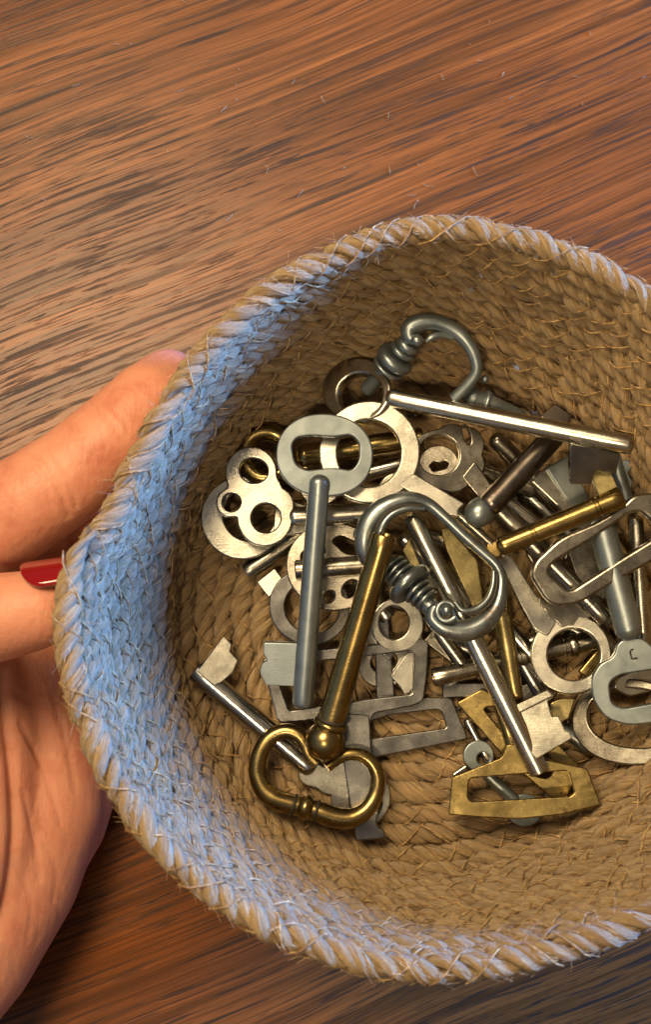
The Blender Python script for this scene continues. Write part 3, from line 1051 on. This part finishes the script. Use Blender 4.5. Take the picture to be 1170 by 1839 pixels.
k = Key('key', 'nickel key with large rounded rectangular frame bow at the right edge', (1140, 960, 1.95), (1260, 860, 2.1), NICKEL_DARK, roll=6)
k.plate('bow', [Rp([(952, 1034), (960, 1008), (1005, 966), (1078, 935), (1120, 906), (1136, 890), (1170, 884), (1225, 900), (1236, 950), (1180, 1003), (1090, 1053), (1040, 1084), (1000, 1089), (980, 1078)], 20, 9),
                Rp([(982, 1026), (996, 1008), (1060, 970), (1130, 922), (1150, 918), (1180, 944), (1172, 968), (1110, 1006), (1030, 1058), (1018, 1060)], 9, 8)], 0.24, 0.06)
k.shaft((1218, 905, 2.1), (1250, 872, 3.2), 19, 19)

k = Key('key', 'old brass tube key with bright square bit pointing up at the right', (893, 985, 2.0), (1118, 893, 2.25), BRASS)
k.shaft(r0=18, r1=20, start='round', end='hollow', grooves=[0.29, 0.80])
k.plate('bit', [Rp([(1058, 846), (1091, 835), (1110, 876), (1076, 892)], 3)], 0.22, 0.02, lift=0.02, mat=BRASS_BRIGHT)
k.plate('bow', [Rp([(872, 978), (896, 970), (902, 1000), (880, 1006)], 8)], 0.16, lift=-0.35)

# long polished steel key across the top, ring bow tipped up
k = Key('key', 'long polished steel key lying across the top, its ring bow tipped on edge', (705, 716, 2.55), (1142, 801, 2.85), NICKEL_BRIGHT)
k.shaft((692, 712, 2.18), (1142, 801, 2.85), 17, 18, start='round', end='round')
o_, n_ = k.A, Vector((-0.42, 0.12, 0.88)).normalized()
k.plate('bow', [Ee(645, 704, 62, 58, 0, 60), Ee(652, 712, 40, 38, 0, 60)], 0.30, 0.05, n=n_, o=fl(645, 704, 1.80))
k.plate('bit', [Rp([(1024, 795), (1112, 812), (1106, 848), (1068, 842), (1060, 868), (1022, 866)], 4)], 0.2, 0.02, mat=STEEL_GREY, n=Vector((0.1, -0.55, 0.83)).normalized(), o=fl(1070, 810, 2.75))  # shade under the shaft put into this bit by darker steel and tilt

# ornate grey keys
def ornate_ring(k, part, P, axis, r, w, mat=None):
    c = np.array(fl(*P))
    kk = px2cm(c)
    d = Vector(axis).normalized()
    R, W = r * kk, w * kk
    prof = [(0, 0.001), (0, R * 0.55)]
    for a in np.linspace(-math.pi / 2, math.pi / 2, 9):
        prof.append((W + W * math.sin(a), R - W * 0.9 + W * 0.9 * math.cos(a)))
    prof += [(2 * W, R * 0.55), (2 * W, 0.001)]
    A = Vector(c) - d * W
    Vv, Ff = lathe(A, A + d, prof, 26)
    return k.put(part, Vv, Ff, mat, sharp=50)


k = Key('key', 'aged zinc key with ornate scrolled loop bow and ringed collar in the middle', (790, 1108, 1.95), (690, 1000, 1.45), ZINC_DARK)
ax = (fl(690, 1004, 1.55) - fl(790, 1108, 1.95))
pts = [(800, 1098, 2.22), (781, 1092, 2.18), (778, 1110, 2.1), (800, 1128, 2.05), (835, 1133, 2.0), (868, 1120, 2.0), (892, 1092, 2.0), (901, 1060, 2.0), (900, 1032, 2.0), (890, 1012, 2.02),
       (868, 992, 2.05), (832, 960, 2.1), (796, 926, 2.15), (770, 905, 2.18), (742, 897, 2.2), (712, 902, 2.2), (682, 918, 2.15), (662, 944, 2.1), (655, 975, 2.05), (660, 1004, 1.95), (672, 1018, 1.85)]
rad = [8, 9, 13, 17, 20, 19, 15, 12, 10, 10, 9.5, 10, 10, 11, 14, 17, 20, 20, 18, 14, 9]
bow = k.loop('bow', pts, rad, sides=18)
sc_ = k.ball('scroll', (803, 1096, 2.34), 11.5, 0.9)
sp_ = [(803 + r_ * math.cos(a_), 1097 + r_ * math.sin(a_), 2.30) for a_, r_ in zip(np.linspace(-0.6, -5.6, 12), np.linspace(15, 19, 12))]
k.loop('scroll', sp_, np.linspace(4, 7, 12), sides=10, n=4)
# raised trim, its dark groove and beads inside the loop
trim = [(818, 1082, 2.20), (832, 1096, 2.20), (855, 1094, 2.18), (876, 1077, 2.16), (886, 1052, 2.14), (888, 1026, 2.12)]
trim2 = [(678, 985, 2.22), (684, 952, 2.34), (702, 926, 2.38), (732, 913, 2.38), (764, 914, 2.34)]
for tr, rr2, gx, gy in ((trim, [5, 6, 6.5, 6, 5, 4], 6, 6), (trim2, [6, 7.5, 7.5, 6.5, 4], -6, -6)):
    t_ = k.loop('trim', tr, rr2, sides=10)
    k.loop('groove', [(p[0] + gx, p[1] + gy, p[2] + 0.02) for p in tr], [2.6] * len(tr), sides=8, mat=TARNISH)
    q = catmull(np.array([np.array(fl(p[0] - gx * 1.25, p[1] - gy * 1.25, p[2] + 0.03)) for p in tr]), 7)
    for c in q[::2]:
        k_ = 0.05
        prof = [(k_ * (1 - math.cos(a_)), k_ * math.sin(a_)) for a_ in np.linspace(0, math.pi, 6)]
        Vv, Ff = lathe(c - np.array([0, 0, k_]), c, prof, 8)
        k.put('bead', Vv, Ff, parent=t_)
for (x, y, h, r, w) in [(766, 1078, 1.98, 24, 4), (758, 1070, 1.95, 26, 4), (750, 1062, 1.92, 28, 3.5), (736, 1049, 1.9, 45, 11), (722, 1034, 1.82, 29, 3.5), (714, 1026, 1.79, 28, 3.5), (706, 1018, 1.76, 27, 3.5)]:
    ornate_ring(k, 'collar', (x, y, h), ax, r, w)
k.shaft((785, 1102, 1.98), (640, 950, 1.2), 17, 14)

k = Key('key', 'grey zinc key with scrolled loop bow leaning on the far basket wall', (735, 612, 2.75), (660, 700, 1.6), ZINC)
ax = (fl(690, 665, 2.2) - fl(742, 604, 2.85))
k.loop('bow', [(752, 612, 3.02), (738, 606, 2.98), (737, 590, 2.98), (756, 580, 3.0), (786, 580, 3.0), (818, 594, 2.95), (842, 618, 2.9), (855, 646, 2.8), (856, 668, 2.7), (842, 690, 2.55), (816, 716, 2.35)],
       [8, 13, 17, 17, 15, 13.5, 12, 11, 10.5, 11, 11], sides=16)
k.ball('scroll', (750, 611, 3.12), 12, 0.9)
k.loop('trim', [(766, 614, 2.98), (776, 606, 3.0), (795, 602, 2.98), (815, 608, 2.94)], [4, 7, 6, 3], sides=10)
for (x, y, h, r, w) in [(733, 620, 2.72, 22, 9), (724, 630, 2.62, 25, 6), (710, 645, 2.48, 36, 11), (698, 659, 2.3, 31, 4)]:
    ornate_ring(k, 'collar', (x, y, h), ax, r, w)
k.shaft((735, 612, 2.75), (655, 705, 1.5), 15, 14)

k = Key('key', 'grey zinc key with ringed collar half hidden behind the long steel shaft', (835, 708, 2.15), (945, 748, 1.8), ZINC)
k.shaft(r0=20, r1=9, collars=[(0.33, 5, 22)])
k.ball('knob', (872, 681, 2.2), 8)

# brass key with ball and kidney-shaped ring, on top at the lower left
k = Key('key', 'old brass key with ball collar and kidney shaped ring bow at lower left', (585, 1335, 1.05), (692, 958, 2.45), BRASS)
k.shaft((590, 1312, 1.12), (692, 960, 2.45), 25, 22, start='round', end='hollow')
k.ball('ball', (585, 1330, 1.05), 36, 1.0)
ornate_ring(k, 'collar', (594, 1300, 1.15), k.B - k.A, 31, 6)
ornate_ring(k, 'groove', (596, 1292, 1.18), k.B - k.A, 27.5, 4, TARNISH)
c5 = lambda x, y, h: (340 + x / 2.786, 1200 + y / 2.786, h)
L = [(640, 480, .85), (600, 440, .82), (580, 385, .78), (545, 335, .76), (480, 315, .74), (405, 348, .72), (355, 425, .70), (342, 520, .68), (372, 605, .68), (430, 655, .68), (500, 678, .68), (580, 697, .68),
     (660, 722, .68), (740, 748, .68), (820, 748, .68), (890, 705, .68), (935, 630, .68), (945, 545, .70), (915, 475, .72), (860, 435, .74), (800, 430, .76), (750, 450, .78), (715, 480, .82), (690, 500, .85)]
Rr = [1.09 * q for q in [8, 9, 10.5, 12.5, 13, 13.5, 14, 15, 16.5, 17.5, 17.5, 16.5, 17.5, 17.5, 16.5, 14.5, 13, 12, 11.5, 11, 10.5, 9.5, 8.5, 8]]
k.loop('bow', [c5(*p) for p in L], Rr, sides=20)
axb = fl(*c5(660, 722, .68)) - fl(*c5(500, 678, .68))
k.ball('bead', c5(582, 697, .74), 23.5, 0.68, axis=axb)
for p in ((525, 685, .69), (638, 713, .69)):
    ornate_ring(k, 'groove', c5(*p), axb, 20.4, 3.0, TARNISH)

# zinc key with oval bow, uppermost at the left
k = Key('key', 'grey zinc key with flat oval bow and long round shaft, uppermost at the left', (576, 870, 2.48), (544, 1272, 1.02), ZINC)
k.plate('bow', [Ee(583, 818, 87, 74, 4, 64, 2.15), Rp([(524, 800), (534, 786), (560, 783), (600, 786), (632, 781), (646, 797), (645, 828), (632, 846), (600, 840), (550, 846), (530, 834)], 14, 9)], 0.20, 0.035, n=Vector((0.05, -0.06, 1)).normalized(), o=fl(583, 862, 2.46))
k.shaft((575, 852, 2.62), (543, 1274, 1.10), 19, 19.5)
k.plate('bit', [Rp([(474, 1152), (545, 1154), (540, 1231), (478, 1229), (467, 1206), (470, 1191), (481, 1184), (473, 1172)], 4)], 0.19, 0.02, lift=0.04)

# ------------------------------------------------------------------ hand
def skin_mat():
    m = NT('skin')
    v = m.coords('Object')
    a = m.noise(v, 75, 6, 0.68)
    b = m.noise(v, 900, 3, 0.6)
    col = m.ramp(a, [(0.30, (0.52, 0.175, 0.105)), (0.46, (0.63, 0.262, 0.165)), (0.62, (0.67, 0.300, 0.190)), (0.78, (0.62, 0.220, 0.140))])
    m.l(col, m.b.inputs['Base Color'])
    m.b.inputs['Roughness'].default_value = 0.48
    m.b.inputs['Subsurface Weight'].default_value = 0.35
    m.b.inputs['Subsurface Radius'].default_value = (1.0, 0.35, 0.18)
    m.b.inputs['Subsurface Scale'].default_value = 0.004
    m.b.inputs['Specular IOR Level'].default_value = 0.4
    nb = m.bump(b, 0.35, 0.0004)
    v2 = m.coords('Object', (700, 160, 500), (0.2, 0.1, 0.9))
    nb = m.bump(m.noise(v2, 1.0, 3, 0.6), 0.35, 0.0006, nb)
    m.l(nb, m.b.inputs['Normal'])
    return m.m


SKIN = skin_mat()


def nail_mat():
    m = NT('red_varnish')
    m.b.inputs['Base Color'].default_value = (0.23, 0.002, 0.004, 1)
    m.b.inputs['Roughness'].default_value = 0.12
    m.b.inputs['Coat Weight'].default_value = 0.8
    m.b.inputs['Coat Roughness'].default_value = 0.04
    return m.m


def capsule(p0, r0, p1, r1, sides=24):
    p0, p1 = np.array(p0, float), np.array(p1, float)
    L = np.linalg.norm(p1 - p0)
    prof = [(-r0 * math.cos(a), r0 * math.sin(a)) for a in np.linspace(0, math.pi / 2, 7)]
    prof += [(L + r1 * math.sin(a), r1 * math.cos(a)) for a in np.linspace(0, math.pi / 2, 7)]
    return lathe(p0, p1, prof, sides)


HV, HF, hn = [], [], 0


def chain(pts):
    """pts: (px, py, z cm, r cm)"""
    global hn
    P = [(np.array(at(p[0], p[1], p[2])), p[3]) for p in pts]
    for (a, ra_), (b, rb_) in zip(P[:-1], P[1:]):
        v, f = capsule(a, ra_, b, rb_)
        HV.append(v)
        HF.extend([tuple(i + hn for i in q) for q in f])
        hn += len(v)


# index finger along the outside of the basket
chain([(-215, 1075, 4.6, 1.10), (-60, 975, 4.9, 1.08), (48, 905, 5.2, 1.04), (130, 850, 5.3, 0.98), (205, 785, 5.3, 0.92), (268, 722, 5.1, 0.86), (302, 688, 4.5, 0.74)])
# thumb coming over from the left
chain([(-330, 1290, 3.8, 1.45), (-190, 1165, 5.3, 1.10), (-70, 1120, 6.1, 0.92), (10, 1106, 6.4, 0.86), (70, 1094, 6.5, 0.78), (108, 1088, 6.5, 0.62)])
chain([(-215, 1075, 4.0, 1.2), (-40, 1050, 3.6, 1.0), (90, 1030, 3.2, 0.8), (150, 1120, 2.4, 0.7)])
chain([(-40, 1030, 3.7, 1.0), (80, 985, 3.7, 0.85), (165, 955, 3.4, 0.7)])
# palm
chain([(-215, 1075, 4.4, 1.25), (-200, 1400, 3.0, 1.9), (-240, 1700, 2.5, 2.0), (-330, 2000, 2.4, 2.3), (-480, 2400, 2.5, 2.4)])
chain([(-60, 1130, 3.2, 1.05), (-20, 1300, 2.7, 1.25), (-30, 1500, 2.3, 1.40), (-90, 1690, 2.0, 1.5)])
chain([(60, 1190, 2.4, 0.95), (105, 1320, 2.0, 1.05), (95, 1450, 1.8, 1.15), (42, 1580, 1.7, 1.25), (-50, 1720, 1.75, 1.35), (-300, 1960, 2.1, 1.8)])
chain([(170, 1260, 1.35, 0.62), (160, 1390, 1.2, 0.75), (120, 1480, 1.3, 0.9), (42, 1580, 1.5, 1.1)])
chain([(-330, 1290, 3.6, 1.5), (-200, 1400, 3.0, 1.7)])
# middle, ring and little fingers under the basket
chain([(-60, 1130, 3.0, 0.95), (120, 1120, 1.5, 0.80), (330, 1010, 1.0, 0.72), (480, 930, 0.98, 0.66), (560, 890, 0.95, 0.55)])
chain([(60, 1190, 2.2, 0.90), (190, 1200, 1.05, 0.74), (400, 1130, 0.98, 0.70), (570, 1070, 0.96, 0.64), (660, 1040, 0.93, 0.53)])
chain([(170, 1290, 1.3, 0.66), (300, 1310, 1.0, 0.66), (440, 1270, 0.95, 0.60), (550, 1235, 0.93, 0.54), (610, 1215, 0.9, 0.45)])

me = bpy.data.meshes.new('h')
me.from_pydata((np.concatenate(HV) * CM).tolist(), [], HF)
bm = bmesh.new(); bm.from_mesh(me)
bmesh.ops.recalc_face_normals(bm, faces=bm.faces)
bm.to_mesh(me); bm.free()
tmp = bpy.data.objects.new('h', me)
scene.collection.objects.link(tmp)
md = tmp.modifiers.new('r', 'REMESH'); md.mode = 'VOXEL'; md.voxel_size = 0.0007
md = tmp.modifiers.new('s', 'SMOOTH'); md.factor = 0.6; md.iterations = 16
dg = bpy.context.evaluated_depsgraph_get()
hm = bpy.data.meshes.new_from_object(tmp.evaluated_get(dg))
bpy.data.objects.remove(tmp)
nvv = len(hm.vertices)
co = np.empty(nvv * 3); hm.vertices.foreach_get('co', co); co = co.reshape(-1, 3)
no = np.empty(nvv * 3); hm.vertices.foreach_get('normal', no); no = no.reshape(-1, 3)
# skin folds pressed into the surface
rel = co / CM - np.array(CAMP)
dz = -(rel @ np.array(BACK))
PX = CX0 + FPX * (rel @ np.array(RIGHT)) / dz
PY = CY0 - FPX * (rel @ np.array(UP)) / dz
view = -rel / np.linalg.norm(rel, axis=1)[:, None]
facing = np.clip((no * view).sum(1) * 2, 0, 1)


def fold(pts, depth, width, zlo=-9, zhi=99):
    q = catmull(np.array(pts, float), 10)
    d2 = np.full(nvv, 1e9)
    for a, b in zip(q[:-1], q[1:]):
        ab = b - a
        t = np.clip(((PX - a[0]) * ab[0] + (PY - a[1]) * ab[1]) / (ab @ ab + 1e-9), 0, 1)
        d2 = np.minimum(d2, (PX - a[0] - t * ab[0]) ** 2 + (PY - a[1] - t * ab[1]) ** 2)
    zz = co[:, 2] / CM
    w = np.exp(-d2 / width ** 2) * facing * ((zz > zlo) & (zz < zhi))
    co[:] -= no * (w * depth * CM)[:, None]


fold([(4, 1215), (10, 1300), (22, 1400), (26, 1500), (14, 1600), (-10, 1680)], 0.16, 10, zhi=5)
fold([(36, 1300), (60, 1345), (85, 1400), (108, 1480)], 0.06, 4, zhi=4.2)
fold([(40, 1420), (60, 1500), (70, 1580)], 0.05, 4, zhi=4.2)
fold([(96, 1250), (120, 1340), (135, 1420)], 0.04, 5, zhi=4.2)
fold([(20, 1240), (60, 1262), (110, 1262)], 0.04, 4, zhi=4.2)
fold([(80, 1520), (100, 1560), (95, 1620)], 0.03, 4, zhi=4.2)
fold([(30, 1560), (55, 1620), (50, 1690)], 0.03, 4, zhi=4.2)
fold([(50, 1330), (95, 1352), (130, 1360)], 0.025, 4, zhi=4.2)
for i_ in range(16):
    x_, y_ = random.uniform(-10, 150), random.uniform(1230, 1720)
    dx_, dy_ = random.uniform(-18, 30), random.uniform(25, 70)
    fold([(x_, y_), (x_ + dx_ * 0.5 + random.uniform(-6, 6), y_ + dy_ * 0.5), (x_ + dx_, y_ + dy_)], random.uniform(0.006, 0.016), random.uniform(3, 4.5), zhi=4.2)
fold([(60, 812), (86, 850), (108, 885), (122, 925)], 0.05, 5, zlo=4.0)
fold([(78, 800), (104, 848), (126, 880), (138, 910)], 0.04, 4, zlo=4.0)
fold([(48, 830), (74, 872), (92, 905)], 0.025, 4, zlo=4.0)
fold([(165, 720), (195, 752), (222, 790)], 0.03, 5, zlo=4.0)
fold([(178, 712), (208, 742), (232, 772)], 0.022, 4, zlo=4.0)
fold([(-60, 990), (20, 1022), (60, 1012)], 0.04, 8, zlo=4.0)
fold([(-40, 1080), (-30, 1120), (-36, 1160)], 0.03, 5, zlo=5.0)
hm.vertices.foreach_set('co', co.ravel())
hm.polygons.foreach_set('use_smooth', np.ones(len(hm.polygons), dtype=bool))
hm.update()
hm.name = 'hand'
hand = link('hand', hm, SKIN)
hand['label'] = 'bare hand with red nail varnish gripping the basket from the left'
hand['category'] = 'hand'

# thumb nail: a curved shell lying on the upper side of the thumb tip
a0, a1 = np.array(at(10, 1106, 6.4)), np.array(at(112, 1086, 6.5))
ax = (a1 - a0) / np.linalg.norm(a1 - a0)
nn0 = np.array([0.05, 0.92, 0.42]); nn0 -= ax * nn0.dot(ax); nn0 /= np.linalg.norm(nn0)
bb0 = np.cross(ax, nn0)
V, F = [], []
NU, NVv = 18, 14
for i in range(NU + 1):
    t = i / NU
    half = 0.80 * min(1.0, math.sqrt(max(0.02, 1 - (1 - min(t / 0.42, 1)) ** 2)))
    half *= 1.0 if t < 0.85 else 1 - 0.5 * ((t - 0.85) / 0.15) ** 2
    x = 0.56 + 1.2 * t
    rr_ = 0.90 - 0.05 * t + 0.02
    for j in range(NVv + 1):
        a = half * (2 * j / NVv - 1)
        V.append(a0 + ax * x + (nn0 * math.cos(a) + bb0 * math.sin(a)) * rr_)
for i in range(NU):
    for j in range(NVv):
        F.append((i * (NVv + 1) + j, i * (NVv + 1) + j + 1, (i + 1) * (NVv + 1) + j + 1, (i + 1) * (NVv + 1) + j))
nm = mesh_from('thumb_nail', V, F, (0, 0, 0), sharp=None)
no_ = link('thumb_nail', nm, nail_mat(), hand)
sm = no_.modifiers.new('t', 'SOLIDIFY'); sm.thickness = 0.0006; sm.offset = 0

# ------------------------------------------------------------------ lint on the table
V, F, nv = [], [], 0
spots = [(200, 80), (525, 150), (408, 190), (480, 312), (506, 415), (418, 385), (200, 288), (130, 155), (235, 80), (760, 330), (700, 300), (880, 40), (620, 300), (60, 250), (330, 160), (300, 270)]
spots += [(random.uniform(0, 1170), random.uniform(0, 360)) for _ in range(22)]
for (x, y) in spots:
    p = np.array(at(x, y, 0.03))
    d = np.array([random.uniform(-1, 1), random.uniform(-1, 1), 0]); d /= np.linalg.norm(d)
    L = random.uniform(0.05, 0.28)
    t = np.linspace(0, 1, 5)[:, None]
    c = np.array([-d[1], d[0], 0]) * random.uniform(-0.5, 0.5)
    add_thread(p + d * L * t + c * L * t * t, 0.008, 3)
me = mesh_from('lint', np.concatenate(V), F, (0, 0, 0), sharp=None)
li = link('lint', me, FUZZ)
li['kind'] = 'stuff'
li['label'] = 'tiny pale jute fibres scattered on the table top'
li['category'] = 'lint'
